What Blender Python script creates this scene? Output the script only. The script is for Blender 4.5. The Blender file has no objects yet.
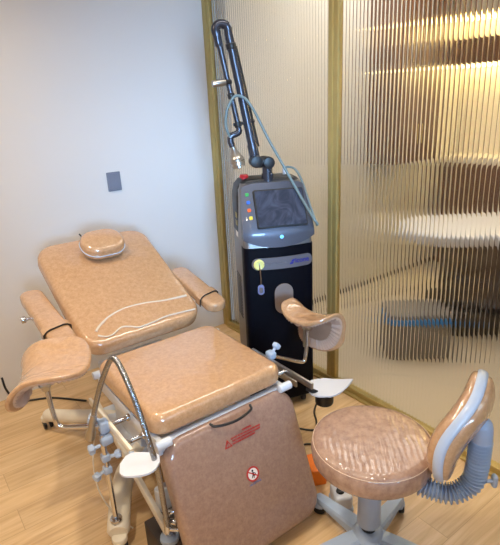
import bpy, bmesh, math, random
from math import sin, cos, pi, radians
from mathutils import Vector, Matrix

random.seed(7)
S = bpy.context.scene
COL = S.collection

# ------------------------------------------------------------------ camera
f, pitch, roll, yaw = 497.82, radians(19.177), radians(-2.855), radians(35.843)
fw = Vector((sin(yaw) * cos(pitch), cos(yaw) * cos(pitch), -sin(pitch)))
rt = Vector((cos(yaw), -sin(yaw), 0))
up = rt.cross(fw)
rt2 = rt * cos(roll) + up * sin(roll)
up2 = up * cos(roll) - rt * sin(roll)
cam = bpy.data.cameras.new('camera')
cam.sensor_fit = 'HORIZONTAL'
cam.sensor_width = 36
cam.lens = f / 500 * 36
cam.clip_start = 0.02
co = bpy.data.objects.new('camera', cam)
COL.objects.link(co)
R = Matrix((rt2, up2, -fw)).transposed().to_4x4()
co.matrix_world = Matrix.Translation((-1.9303, -3.0159, 1.65)) @ R
S.camera = co

# ------------------------------------------------------------------ light
S.view_settings.view_transform = 'Standard'
S.view_settings.look = 'None'
S.view_settings.gamma = 1
S.view_settings.use_curve_mapping = False
S.view_settings.exposure = 0.0
S.cycles.max_bounces = 14
S.cycles.transmission_bounces = 10
S.cycles.glossy_bounces = 6
S.cycles.diffuse_bounces = 5
S.cycles.sample_clamp_indirect = 6
S.cycles.blur_glossy = 0.3

w = bpy.data.worlds.new('world')
S.world = w
w.use_nodes = True
w.node_tree.nodes['Background'].inputs[0].default_value = (0.75, 0.87, 1, 1)
w.node_tree.nodes['Background'].inputs[1].default_value = 0.35


def area(name, loc, target, size, power, color, size_y=None, shape='RECTANGLE', spread=None):
    l = bpy.data.lights.new(name, 'AREA')
    l.energy = power
    l.color = color
    l.shape = shape
    l.size = size
    if size_y:
        l.size_y = size_y
    if spread:
        l.spread = spread
    o = bpy.data.objects.new(name, l)
    COL.objects.link(o)
    o.location = loc
    o.rotation_euler = (Vector(target) - Vector(loc)).to_track_quat('-Z', 'Y').to_euler()
    return o


DAY = (0.34, 0.62, 1.0)
WARM = (1.0, 0.88, 0.69)
# daylight inferred from behind the camera; two lamps shaped to tint corner and floor
area('window_daylight', (-2.2, -4.52, 1.75), (-0.05, 0, 1.2), 0.7, 13, DAY, 0.9, spread=radians(40))
area('window_daylight', (-0.5, -4.52, 2.2), (-0.3, -2.3, 0.1), 1.2, 8, (0.62, 0.80, 1.0), 0.6)
# recessed ceiling spots
for sx0, sy0, pw0, sp0 in ((-1.83, -2.75, 5.5, 115), (-2.02, -2.16, 14.5, 115), (-1.9, -0.9, 16, 145)):
    area('ceiling_spot', (sx0, sy0, 2.66), (sx0, sy0, 0), 0.14, pw0, WARM, shape='DISK', spread=radians(sp0))
# added strip light with no known fixture, for line highlights on the vinyl
area('added_highlight_strip', (-0.5, -1.5, 2.66), (-0.5, -1.5, 0), 1.4, 8, (1, 0.95, 0.86), 0.10, spread=radians(120))
# far room ceiling panels
area('ceiling_panel', (1.05, -1.05, 2.62), (1.05, -1.05, 0), 0.9, 27, (1, 0.99, 0.98), 1.6)


# ------------------------------------------------------------------ materials
def srgb(r, g, b):
    def k(v):
        v /= 255
        return v / 12.92 if v <= 0.04045 else ((v + 0.055) / 1.055) ** 2.4
    return (k(r), k(g), k(b), 1)


class NT:
    def __init__(s, name):
        s.m = bpy.data.materials.new(name)
        s.m.use_nodes = True
        s.t = s.m.node_tree
        s.b = s.t.nodes['Principled BSDF']

    def n(s, typ, **kw):
        x = s.t.nodes.new(typ)
        for k, v in kw.items():
            if k in x.inputs:
                x.inputs[k].default_value = v
            else:
                setattr(x, k, v)
        return x

    def l(s, a, b):
        s.t.links.new(a, b)

    def coord(s, scale=(1, 1, 1), kind='Object', rot=(0, 0, 0)):
        tc = s.n('ShaderNodeTexCoord')
        mp = s.n('ShaderNodeMapping')
        mp.inputs['Scale'].default_value = scale
        mp.inputs['Rotation'].default_value = rot
        s.l(tc.outputs[kind], mp.inputs[0])
        return mp.outputs[0]

    def ramp(s, fac, stops):
        r = s.n('ShaderNodeValToRGB')
        e = r.color_ramp.elements
        while len(e) < len(stops):
            e.new(0.5)
        for i, (p, c) in enumerate(stops):
            e[i].position = p
            e[i].color = c
        s.l(fac, r.inputs[0])
        return r.outputs[0]

    def bump(s, h, strength=0.2, dist=0.01, normal=None):
        b = s.n('ShaderNodeBump')
        b.inputs['Strength'].default_value = strength
        b.inputs['Distance'].default_value = dist
        s.l(h, b.inputs['Height'])
        if normal:
            s.l(normal, b.inputs['Normal'])
        return b.outputs[0]


def plain(name, c, rough=0.5, metal=0.0, coat=0.0, spec=0.5, noise=0.04, nscale=30):
    k = NT(name)
    v = k.coord()
    no = k.n('ShaderNodeTexNoise', Scale=nscale, Detail=3.0)
    k.l(v, no.inputs['Vector'])
    lo = tuple(x * (1 - noise) for x in c[:3]) + (1,)
    hi = tuple(min(1, x * (1 + noise)) for x in c[:3]) + (1,)
    k.l(k.ramp(no.outputs[0], [(0.3, lo), (0.7, hi)]), k.b.inputs['Base Color'])
    k.b.inputs['Roughness'].default_value = rough
    k.b.inputs['Metallic'].default_value = metal
    k.b.inputs['Coat Weight'].default_value = coat
    k.b.inputs['Specular IOR Level'].default_value = spec
    return k.m


def vinyl(name, c1, c2, c3, wr=0.24, wscale=4.0, coat=1.0, rough=0.45):
    """mottled tan leatherette under a thin clear plastic wrap"""
    k = NT(name)
    v = k.coord()
    n1 = k.n('ShaderNodeTexNoise', Scale=55.0, Detail=6.0, Roughness=0.7)
    n2 = k.n('ShaderNodeTexNoise', Scale=150.0, Detail=3.0)
    for q in (n1, n2):
        k.l(v, q.inputs['Vector'])
    mx = k.n('ShaderNodeMath', operation='MULTIPLY_ADD')
    mx.inputs[1].default_value = 0.25
    k.l(n2.outputs[0], mx.inputs[0])
    sc = k.n('ShaderNodeMath', operation='MULTIPLY')
    sc.inputs[1].default_value = 0.75
    k.l(n1.outputs[0], sc.inputs[0])
    k.l(sc.outputs[0], mx.inputs[2])
    k.l(k.ramp(mx.outputs[0], [(0.25, c1), (0.5, c2), (0.75, c3)]), k.b.inputs['Base Color'])
    k.b.inputs['Roughness'].default_value = rough
    k.b.inputs['Specular IOR Level'].default_value = 0.3
    k.l(k.bump(n2.outputs[0], 0.12, 0.003), k.b.inputs['Normal'])
    k.b.inputs['Coat Weight'].default_value = coat
    k.b.inputs['Coat Roughness'].default_value = 0.03
    k.b.inputs['Coat IOR'].default_value = 1.85
    wn = k.n('ShaderNodeTexNoise', Scale=wscale, Detail=2.5, Roughness=0.45, Distortion=1.2)
    k.l(v, wn.inputs['Vector'])
    k.l(k.bump(wn.outputs[0], wr, 0.05), k.b.inputs['Coat Normal'])
    return k.m


V1, V2, V3 = srgb(164, 120, 84), srgb(187, 145, 106), srgb(206, 166, 128)
M = {}
M['vinyl'] = vinyl('tan_vinyl', V1, V2, V3)
M['vinyl_pad'] = vinyl('tan_vinyl_crinkled_wrap', V1, V2, V3, 0.34, 9.0)
M['vinyl_leg'] = vinyl('tan_vinyl_shaded', srgb(138, 107, 94), srgb(156, 125, 109), srgb(174, 143, 125), 0.12, 6.0, 0.5)  # same vinyl as the seat, with the panel's shade put into the colour
M['pleat'] = plain('pleated_vinyl_lining', srgb(186, 158, 140), 0.35, coat=0.7, noise=0.08)
M['board'] = plain('lining_board', srgb(150, 118, 96), 0.6)
M['white'] = plain('white_enamel', srgb(206, 212, 222), 0.35, coat=0.3, noise=0.02)
M['cream'] = plain('cream_enamel', srgb(226, 216, 198), 0.4, coat=0.2, noise=0.02)
M['plateplastic'] = plain('white_plastic', srgb(208, 210, 218), 0.3, coat=0.3, noise=0.01)
M['bluegrey'] = plain('blue_grey_plastic', srgb(160, 176, 200), 0.4, noise=0.02)
M['knobgrey'] = plain('pale_blue_grey_knob', srgb(172, 186, 208), 0.35, coat=0.3, noise=0.02)
M['chrome'] = plain('chrome', srgb(205, 205, 208), 0.13, 1.0, noise=0.02)
M['steel'] = plain('brushed_steel', srgb(176, 172, 166), 0.3, 1.0, noise=0.05)
M['black'] = plain('black_plastic', srgb(22, 22, 25), 0.45, noise=0.1)
M['darkbox'] = plain('dark_brown_metal', srgb(58, 48, 44), 0.5)
M['navy'] = plain('navy_black_panel', srgb(5, 6, 15), 0.5, spec=0.1, noise=0.1)
M['gun'] = plain('gunmetal_plastic', srgb(82, 85, 97), 0.46, 0.45, coat=0.3, noise=0.05, nscale=200)
M['gun2'] = plain('side_panel_grey', srgb(116, 112, 110), 0.35, 0.5, noise=0.05)
M['arm'] = plain('dark_anodised_tube', srgb(70, 71, 80), 0.27, 0.6, noise=0.05)
M['hose'] = plain('grey_green_hose', srgb(104, 122, 124), 0.4, noise=0.05)
M['red'] = plain('red_plastic', srgb(190, 24, 32), 0.35, coat=0.3)
M['orange'] = plain('orange_plastic', srgb(240, 120, 20), 0.45)
M['green_ic'] = plain('icon_green', srgb(40, 150, 70), 0.4)
M['blue_ic'] = plain('icon_blue', srgb(40, 100, 190), 0.4)
M['orange_ic'] = plain('icon_orange', srgb(225, 90, 30), 0.4)
M['yellow_ic'] = plain('icon_yellow', srgb(230, 200, 60), 0.4)
M['badge'] = plain('badge_silver', srgb(98, 94, 100), 0.5, 0.1, noise=0.03)
M['oval'] = plain('oval_grey_brown', srgb(140, 126, 120), 0.45, 0.3, noise=0.03)
M['ink'] = plain('navy_ink', srgb(30, 34, 130), 0.5)
M['inkgrey'] = plain('grey_ink', srgb(110, 106, 112), 0.5)
M['inkblue'] = plain('faded_blue_ink', srgb(120, 124, 168), 0.5)
M['redink'] = plain('red_ink', srgb(188, 44, 40), 0.5)
M['signwhite'] = plain('sign_white', srgb(240, 236, 232), 0.5, noise=0.01)
M['signblack'] = plain('sign_black', srgb(24, 22, 22), 0.5)
M['brass'] = plain('brass_frame', srgb(186, 164, 104), 0.4, 0.4, noise=0.06, nscale=12)
M['switch'] = plain('grey_switch', srgb(122, 126, 142), 0.4, noise=0.02)
M['trimgrey'] = plain('pale_grey_trim', srgb(178, 188, 204), 0.35, coat=0.3, noise=0.02)
M['seam'] = plain('pale_seam', srgb(206, 178, 154), 0.4)
k = NT('milky_film_highlight')
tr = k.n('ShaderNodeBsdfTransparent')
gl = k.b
k.b.inputs['Base Color'].default_value = srgb(246, 236, 220)  # milky white base colour puts the highlight into the folds
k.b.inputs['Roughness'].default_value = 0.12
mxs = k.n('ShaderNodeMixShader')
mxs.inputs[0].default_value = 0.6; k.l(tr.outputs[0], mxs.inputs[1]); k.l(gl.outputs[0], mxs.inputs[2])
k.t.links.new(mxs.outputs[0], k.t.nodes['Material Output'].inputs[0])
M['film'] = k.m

# wall paint
def paint(name, c, sc=60, b=0.05):
    k = NT(name)
    v = k.coord(kind='Object')
    n = k.n('ShaderNodeTexNoise', Scale=float(sc), Detail=4.0)
    k.l(v, n.inputs['Vector'])
    n2 = k.n('ShaderNodeTexNoise', Scale=1.3, Detail=2.0)
    k.l(v, n2.inputs['Vector'])
    k.l(k.ramp(n2.outputs[0], [(0.3, tuple(x * 0.97 for x in c[:3]) + (1,)), (0.7, c)]), k.b.inputs['Base Color'])
    k.b.inputs['Roughness'].default_value = 0.7
    k.b.inputs['Specular IOR Level'].default_value = 0.3
    k.l(k.bump(n.outputs[0], b, 0.004), k.b.inputs['Normal'])
    return k.m


M['wall'] = paint('grey_white_paint', srgb(222, 218, 216))
M['ceil'] = paint('white_paint', srgb(238, 236, 232))
M['farwall'] = paint('beige_paint', srgb(216, 210, 196))
M['farwallw'] = paint('cream_panel', srgb(232, 224, 208))


def planks(name, c1, c2, c3, along='x', pw=0.14, pl=1.3, rough=0.42):
    k = NT(name)
    rot = (0, 0, 0) if along == 'x' else (0, 0, pi / 2)
    v = k.coord(rot=rot)
    br = k.n('ShaderNodeTexBrick', Scale=1.0)
    br.offset = 0.37
    br.inputs['Brick Width'].default_value = pl
    br.inputs['Row Height'].default_value = pw
    br.inputs['Mortar Size'].default_value = 0.0012
    br.inputs['Color1'].default_value = (0.2, 0.2, 0.2, 1)
    br.inputs['Color2'].default_value = (0.8, 0.8, 0.8, 1)
    br.inputs['Mortar'].default_value = (0, 0, 0, 1)
    k.l(v, br.inputs['Vector'])
    st = k.coord((2.2, 34, 1), rot=rot)
    off = k.n('ShaderNodeVectorMath', operation='ADD')
    k.l(st, off.inputs[0])
    k.l(br.outputs['Color'], off.inputs[1])
    g = k.n('ShaderNodeTexNoise', Scale=1.0, Detail=6.0, Roughness=0.6, Distortion=0.6)
    k.l(off.outputs[0], g.inputs['Vector'])
    col = k.ramp(g.outputs[0], [(0.3, c1), (0.52, c2), (0.72, c3)])
    mix = k.n('ShaderNodeMix', data_type='RGBA', blend_type='MULTIPLY')
    mix.inputs[0].default_value = 0.16
    k.l(col, mix.inputs[6])
    k.l(br.outputs['Color'], mix.inputs[7])
    mo = k.n('ShaderNodeMix', data_type='RGBA', blend_type='MIX')
    k.l(br.outputs['Fac'], mo.inputs[0])
    k.l(mix.outputs[2], mo.inputs[6])
    mo.inputs[7].default_value = tuple(x * 0.78 for x in c1[:3]) + (1,)
    k.l(mo.outputs[2], k.b.inputs['Base Color'])
    k.b.inputs['Roughness'].default_value = rough
    k.b.inputs['Coat Weight'].default_value = 0.5
    k.b.inputs['Coat Roughness'].default_value = 0.22
    k.l(k.bump(g.outputs[0], 0.08, 0.003), k.b.inputs['Normal'])
    return k.m


M['floor'] = planks('oak_planks', srgb(196, 158, 112), srgb(218, 182, 136), srgb(232, 200, 156))
M['farfloor'] = paint('far_floor_vinyl', srgb(200, 186, 164))
M['bingrey'] = plain('bin_grey', srgb(126, 120, 114), 0.5)
M['binblue'] = plain('bin_blue', srgb(40, 134, 214), 0.5)
M['cabwood'] = planks('brown_wood', srgb(84, 52, 34), srgb(104, 66, 44), srgb(122, 80, 54), 'x', 0.6, 3.0, 0.4)


def emit(name, c, s):
    k = NT(name)
    k.b.inputs['Base Color'].default_value = c
    k.b.inputs['Emission Color'].default_value = c
    k.b.inputs['Emission Strength'].default_value = s
    return k.m


M['led'] = emit('led_strip', (1.0, 0.80, 0.36, 1), 24.0)
M['lcd'] = None
k = NT('touch_screen')
v = k.coord((9, 9, 9))
n = k.n('ShaderNodeTexNoise', Scale=1.0, Detail=3.0, Distortion=2.5)
k.l(v, n.inputs['Vector'])
k.l(k.ramp(n.outputs[0], [(0.35, srgb(48, 52, 64)), (0.62, srgb(70, 74, 88))]), k.b.inputs['Base Color'])
k.b.inputs['Roughness'].default_value = 0.16
M['lcd'] = k.m
M['bluelight'] = emit('blue_pilot_light', srgb(110, 200, 255), 1.2)
M['keyglow'] = plain('pale_yellow_ring', srgb(232, 226, 140), 0.35, coat=0.4)

# reeded glass
k = NT('reeded_glass')
k.b.inputs['Base Color'].default_value = (0.96, 0.95, 0.92, 1)
k.b.inputs['Transmission Weight'].default_value = 1
k.b.inputs['Roughness'].default_value = 0.015
k.b.inputs['IOR'].default_value = 1.45
M['glass'] = k.m


# braided hose: fine rings
def rings(name, c, rough, metal, scale):
    k = NT(name)
    v = k.coord()
    wv = k.n('ShaderNodeTexVoronoi', Scale=float(scale))
    k.l(v, wv.inputs['Vector'])
    k.l(k.ramp(wv.outputs['Distance'], [(0.1, c), (0.6, tuple(x * 0.6 for x in c[:3]) + (1,))]), k.b.inputs['Base Color'])
    k.b.inputs['Roughness'].default_value = rough
    k.b.inputs['Metallic'].default_value = metal
    k.l(k.bump(wv.outputs['Distance'], 0.5, 0.002), k.b.inputs['Normal'])
    return k.m


M['braid'] = rings('braided_steel_hose', srgb(176, 176, 180), 0.25, 1.0, 260)


# ------------------------------------------------------------------ mesh helpers
def B():
    return bmesh.new()


def add(bm, verts, faces, mat=None):
    mat = mat or Matrix()
    vs = [bm.verts.new(mat @ Vector(v)) for v in verts]
    for fc in faces:
        try:
            bm.faces.new([vs[i] for i in fc])
        except ValueError:
            pass
    return vs


def box(bm, c, s, rot=None, bev=0.0, seg=2):
    """box centred at c with size s, bevelled"""
    t = bmesh.new()
    bmesh.ops.create_cube(t, size=1)
    for v in t.verts:
        v.co = Vector((v.co.x * s[0], v.co.y * s[1], v.co.z * s[2]))
    if bev:
        bmesh.ops.bevel(t, geom=t.edges[:], offset=min(bev, min(s) * 0.49), segments=seg, profile=0.5, affect='EDGES')
    m = Matrix.Translation(c) @ (rot.to_4x4() if rot else Matrix())
    merge(bm, t, m)


def merge(bm, t, m=None):
    m = m or Matrix()
    t.verts.index_update()
    add(bm, [v.co.copy() for v in t.verts], [[v.index for v in fc.verts] for fc in t.faces], m)
    t.free()


def frames(pts):
    pts = [Vector(p) for p in pts]
    T = []
    for i in range(len(pts)):
        a = pts[max(i - 1, 0)]
        b = pts[min(i + 1, len(pts) - 1)]
        T.append((b - a).normalized())
    u = Vector((0, 0, 1)) if abs(T[0].z) < 0.9 else Vector((1, 0, 0))
    U = []
    for t in T:
        u = (u - t * u.dot(t)).normalized()
        U.append(u)
    return pts, T, U


def tube(bm, pts, r, seg=12, cap=True):
    pts, T, U = frames(pts)
    n = len(pts)
    rs = r if isinstance(r, (list, tuple)) else [r] * n
    vs, fs = [], []
    for i in range(n):
        b = T[i].cross(U[i])
        for k_ in range(seg):
            a = 2 * pi * k_ / seg
            vs.append(pts[i] + (U[i] * cos(a) + b * sin(a)) * rs[i])
    for i in range(n - 1):
        for k_ in range(seg):
            k2 = (k_ + 1) % seg
            fs.append((i * seg + k_, i * seg + k2, (i + 1) * seg + k2, (i + 1) * seg + k_))
    if cap:
        fs.append(tuple(range(seg))[::-1])
        fs.append(tuple((n - 1) * seg + k_ for k_ in range(seg)))
    add(bm, vs, fs)


def cyl(bm, a, b, r, seg=20, bev=0.0):
    a, b = Vector(a), Vector(b)
    d = (b - a)
    L = d.length
    d = d / L
    if bev:
        bev = min(bev, r * 0.9, L * 0.45)
        tube(bm, [a, a + d * 1e-4, a + d * bev * 0.3, a + d * bev, b - d * bev, b - d * bev * 0.3, b - d * 1e-4, b],
             [0.001, r - bev, r - bev * 0.3, r, r, r - bev * 0.3, r - bev, 0.001], seg)
    else:
        tube(bm, [a, b], r, seg)


def lathe(bm, prof, m=None, seg=40):
    """prof: (r, z) list; axis local z"""
    vs, fs = [], []
    n = len(prof)
    for r, z in prof:
        for k_ in range(seg):
            a = 2 * pi * k_ / seg
            vs.append((max(r, 1e-4) * cos(a), max(r, 1e-4) * sin(a), z))
    for i in range(n - 1):
        for k_ in range(seg):
            k2 = (k_ + 1) % seg
            fs.append((i * seg + k_, i * seg + k2, (i + 1) * seg + k2, (i + 1) * seg + k_))
    fs.append(tuple(range(seg))[::-1])
    fs.append(tuple((n - 1) * seg + k_ for k_ in range(seg)))
    add(bm, vs, fs, m)


def rrect(hx, hy, r, n=10):
    """rounded rectangle outline"""
    pts = []
    for cx, cy, a0 in ((hx - r, hy - r, 0), (-hx + r, hy - r, 90), (-hx + r, -hy + r, 180), (hx - r, -hy + r, 270)):
        for i in range(n + 1):
            a = radians(a0 + 90 * i / n)
            pts.append((cx + r * cos(a), cy + r * sin(a)))
    return pts


def rings_mesh(bm, ringlist, m=None, cap0=True, cap1=True):
    n = len(ringlist[0])
    vs, fs = [], []
    for r in ringlist:
        vs += r
    for i in range(len(ringlist) - 1):
        for k_ in range(n):
            k2 = (k_ + 1) % n
            fs.append((i * n + k_, i * n + k2, (i + 1) * n + k2, (i + 1) * n + k_))
    if cap0:
        fs.append(tuple(range(n))[::-1])
    if cap1:
        fs.append(tuple((len(ringlist) - 1) * n + k_ for k_ in range(n)))
    add(bm, vs, fs, m)


def cushion(bm, hx, hy, T, rc, re, m=None, crown=0.006, n=10, warp=None, reb=None):
    """padded slab: plan rounded rect, rounded top and bottom edges, slight crown. local z from -T to 0"""
    reb = reb or re * 0.6
    R_ = []

    def ring(inset, z, sc=1.0):
        pr = rrect((hx - inset), (hy - inset), max(rc - inset, 0.004), n)
        out = []
        for x, y in pr:
            x, y = x * sc, y * sc
            z2 = z
            out.append((x, y, z2 if warp is None else z2 + warp(x, y)))
        return out
    R_.append(ring(reb, -T))
    for i in range(1, 6):
        a = pi / 2 * i / 5
        R_.append(ring(reb * (1 - sin(a)), -T + reb * (1 - cos(a))))
    for i in range(1, 8):
        a = pi / 2 * i / 7
        R_.append(ring(re * (1 - cos(a)), -re + re * sin(a)))
    for sc in (0.86, 0.68, 0.46, 0.22, 0.03):
        R_.append(ring(re, crown * (1 - sc * sc), sc))
    rings_mesh(bm, R_, m)


def prism(bm, poly, d, m=None):
    """poly in local xy, extruded 0..d in z"""
    n = len(poly)
    vs = [(x, y, 0) for x, y in poly] + [(x, y, d) for x, y in poly]
    fs = [tuple(range(n))[::-1], tuple(range(n, 2 * n))]
    for i in range(n):
        j = (i + 1) % n
        fs.append((i, j, n + j, n + i))
    add(bm, vs, fs, m)


def spline(pts, n=8):
    """Catmull-Rom through pts"""
    P = [Vector(p) for p in pts]
    P = [P[0] * 2 - P[1]] + P + [P[-1] * 2 - P[-2]]
    out = []
    for i in range(1, len(P) - 2):
        for j in range(n):
            t = j / n
            a, b, c, d = P[i - 1], P[i], P[i + 1], P[i + 2]
            out.append(0.5 * ((2 * b) + (c - a) * t + (2 * a - 5 * b + 4 * c - d) * t * t + (3 * b - a - 3 * c + d) * t ** 3))
    out.append(P[-2])
    return out


def obj(name, bm, mat, parent=None, ang=38, wparent=None, normals=True):
    """link bm as one mesh object; wparent: geometry is in world space, parent is a thing"""
    if normals:
        bmesh.ops.recalc_face_normals(bm, faces=bm.faces[:])
    me = bpy.data.meshes.new(name)
    bm.to_mesh(me)
    bm.free()
    me.materials.append(mat)
    me.shade_smooth()
    me.set_sharp_from_angle(angle=radians(ang))
    o = bpy.data.objects.new(name, me)
    COL.objects.link(o)
    if wparent is not None:
        m = Matrix()
        chain = []
        p = wparent
        while p is not None:
            chain.append(p)
            p = p.parent
        for p in reversed(chain):
            m = m @ Matrix.LocRotScale(p.location, p.rotation_euler, p.scale)
        me.transform(m.inverted())
        o.parent = wparent
    elif parent is not None:
        o.parent = parent
    return o


def thing(name, label, cat, loc=(0, 0, 0), rz=0.0, group=None):
    o = bpy.data.objects.new(name, None)
    o.empty_display_size = 0.1
    COL.objects.link(o)
    o.location = loc
    o.rotation_euler = (0, 0, rz)
    tag(o, label, cat, group)
    return o


def tag(o, label, cat, group=None):
    o['label'] = label
    o['category'] = cat
    if group:
        o['group'] = group
    return o


def struct(name, bm, mat, parent=None, ang=38):
    o = obj(name, bm, mat, parent, ang)
    if parent is None:
        o['kind'] = 'structure'
    return o


def text(name, body, size, mat, m, parent, bold=0.0, depth=0.0008, spacing=1.0):
    c = bpy.data.curves.new(name, 'FONT')
    c.body = body
    c.size = size
    c.extrude = depth
    c.offset = bold
    c.space_character = spacing
    c.align_x = 'CENTER'
    c.align_y = 'CENTER'
    t = bpy.data.objects.new(name, c)
    COL.objects.link(t)
    dg = bpy.context.evaluated_depsgraph_get()
    me = bpy.data.meshes.new_from_object(t.evaluated_get(dg))
    bpy.data.objects.remove(t)
    me.transform(m)
    me.materials.clear()
    me.materials.append(mat)
    o = bpy.data.objects.new(name, me)
    COL.objects.link(o)
    o.parent = parent
    return o


def basis(o, x, y, z):
    x, y, z = Vector(x), Vector(y), Vector(z)
    m = Matrix((x, y, z)).transposed().to_4x4()
    return Matrix.Translation(o) @ m


# ------------------------------------------------------------------ the room
XL, YF, H, XR = -3.4, -4.6, 2.7, 2.75
b = B(); box(b, ((XL + 0) / 2, YF / 2, -0.03), (-XL, -YF, 0.06)); struct('floor', b, M['floor'])
b = B(); box(b, (XR / 2 + 0.0, YF / 2 + 0.0, -0.03), (XR, -YF, 0.06)); struct('floor_far', b, M['farfloor'])
b = B(); box(b, ((XL + XR) / 2, YF / 2, H + 0.03), (XR - XL, -YF, 0.06)); struct('ceiling', b, M['ceil'])
b = B(); box(b, (XL / 2, 0.05, H / 2), (-XL, 0.1, H)); struct('wall_back', b, M['wall'])
b = B(); box(b, (XL - 0.05, YF / 2, H / 2), (0.1, -YF, H)); struct('wall_left', b, M['wall'])
# wall behind the camera, with its window opening
b = B()
wx0, wx1, wz0, wz1 = -2.6, -0.1, 1.25, 2.55
for c, s in ((((XL + wx0) / 2, H / 2), (wx0 - XL, H)), (((wx1 + XR) / 2, H / 2), (XR - wx1, H)),
             (((wx0 + wx1) / 2, wz0 / 2), (wx1 - wx0, wz0)), (((wx0 + wx1) / 2, (wz1 + H) / 2), (wx1 - wx0, H - wz1))):
    box(b, (c[0], YF - 0.05, c[1]), (s[0], 0.1, s[1]))
struct('wall_front', b, M['wall'])
# far room shell
b = B(); box(b, (XR / 2 + 0.02, -0.12, H / 2), (XR - 0.04, 0.12, H)); struct('wall_far_back', b, M['farwall'])
b = B(); box(b, (XR + 0.05, YF / 2, H / 2), (0.1, -YF, H)); struct('wall_right', b, M['farwall'])
b = B(); box(b, (XR / 2 + 0.02, -0.187, 0.02), (XR - 0.08, 0.014, 0.04), bev=0.003); struct('baseboard_far', b, M['darkbox'])

# partition frame: brass posts and rails
Y2 = -1.13
b = B()
box(b, (0.0, -0.021, H / 2), (0.06, 0.042, H), bev=0.003)
box(b, (-0.01, -0.055, H / 2), (0.03, 0.026, H), bev=0.003)
t1 = struct('trim_1', b, M['brass'])
b = B()
box(b, (0.0, Y2 - 0.002, H / 2), (0.04, 0.030, H), bev=0.003)
box(b, (0.0, Y2 - 0.036, H / 2), (0.032, 0.028, H), bev=0.003)
box(b, (-0.002, Y2 - 0.020, H / 2), (0.026, 0.010, H), bev=0.002)
struct('trim_2', b, M['brass'])
b = B()
box(b, (0.0, (YF - 0.06) / 2, 0.02), (0.05, -YF - 0.06, 0.04), bev=0.003)
box(b, (-0.028, (YF - 0.06) / 2, 0.007), (0.03, -YF - 0.06, 0.014), bev=0.003)
box(b, (-0.020, (YF - 0.06) / 2, 0.034), (0.012, -YF - 0.06, 0.024), bev=0.003)
struct('trim_3', b, M['brass'])
b = B()
box(b, (0.0, YF / 2, H - 0.03), (0.08, -YF, 0.06), bev=0.004)
struct('trim_4', b, M['brass'])


def reeded(y0, y1, z0, z1, pitch=0.021, bulge=0.0015, t=0.008, seg=14):
    """glass pane in the plane x = 0; the reeds stand on the -x face"""
    bm = B()
    n = int(round(abs(y1 - y0) / pitch))
    p = (y1 - y0) / n
    for i in range(n):
        pr = []
        for j in range(seg + 1):
            s = j / seg
            pr.append((y0 + p * (i + s), -t / 2 - bulge * (1 - abs(2 * s - 1) ** 4)))
        vs = [(x, y, z0) for y, x in pr] + [(x, y, z1) for y, x in pr]
        q = seg + 1
        add(bm, vs, [(j, j + 1, q + j + 1, q + j) for j in range(seg)])
    add(bm, [(t / 2, y0, z0), (t / 2, y1, z0), (t / 2, y1, z1), (t / 2, y0, z1)], [(0, 1, 2, 3)])
    bmesh.ops.recalc_face_normals(bm, faces=bm.faces[:])
    for fc in bm.faces:
        fc.normal_update()
        if fc.calc_center_median().x < 0 and fc.normal.x > 0:
            fc.normal_flip()
        if fc.calc_center_median().x > 0 and fc.normal.x < 0:
            fc.normal_flip()
    return bm


for i, (y0, y1) in enumerate(((-0.06, Y2 + 0.010), (Y2 - 0.046, YF + 0.1))):
    o = obj('window_%d' % (i + 1), reeded(y0, y1, 0.038, H - 0.06), M['glass'], ang=80, normals=False)
    o['kind'] = 'structure'

# ------------------------------------------------------------------ far room, seen through the glass
t = thing('wall_cabinet', 'brown wooden wall cabinet seen through the ribbed glass in the far corner', 'cabinet', (1.635, -0.2, 1.1))
b = B(); box(b, (1.635, -0.33, 1.85), (0.53, 0.28, 1.5), bev=0.004); obj('body', b, M['cabwood'], wparent=t)
for x in (1.505, 1.765):
    b = B(); box(b, (x, -0.482, 1.85), (0.254, 0.018, 1.48), bev=0.003); d = obj('door', b, M['cabwood'], wparent=t)
    b = B(); cyl(b, (x + (0.1 if x < 1.6 else -0.1), -0.505, 1.25), (x + (0.1 if x < 1.6 else -0.1), -0.505, 1.4), 0.006); obj('handle', b, M['brass'], wparent=d)

t = thing('lit_shelf_unit', 'brown shelf unit with warm glowing shelves behind the ribbed glass', 'shelf unit', (2.45, -1.6, 0))
X0, X1 = 2.42, 2.74
b = B()
for z in (1.08, 1.92, 2.46):
    pass
box(b, (X1 - 0.02, -1.6, 1.35), (0.03, 2.75, 2.6)); obj('back_panel', b, M['farwallw'], wparent=t)
b = B(); box(b, ((X0 + X1) / 2 - 0.02, -1.6, 2.45), (X1 - X0 - 0.03, 2.75, 0.42), bev=0.003); obj('top_panel', b, M['farwall'], wparent=t)
b = B(); box(b, ((X0 + X1) / 2 - 0.02, -1.6, 1.95), (X1 - X0 - 0.03, 2.75, 0.2), bev=0.003); obj('shelf', b, M['cabwood'], wparent=t)
b = B(); box(b, ((X0 + X1) / 2 - 0.02, -1.6, 1.03), (X1 - X0 - 0.03, 2.75, 0.06), bev=0.003); obj('counter', b, M['farwallw'], wparent=t)
for y in (0.1, -0.72, -1.53):
    b = B(); box(b, ((X0 + X1) / 2 - 0.02, y - 0.73, 0.5), (X1 - X0 - 0.03, 0.80, 1.0), bev=0.004); obj('drawer_front', b, M['cabwood'], wparent=t)
for z in (2.225, 1.835):
    b = B(); box(b, (X0 + 0.2, -1.6, z), (0.10, 2.7, 0.016)); obj('led_strip', b, M['led'], wparent=t)

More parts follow.
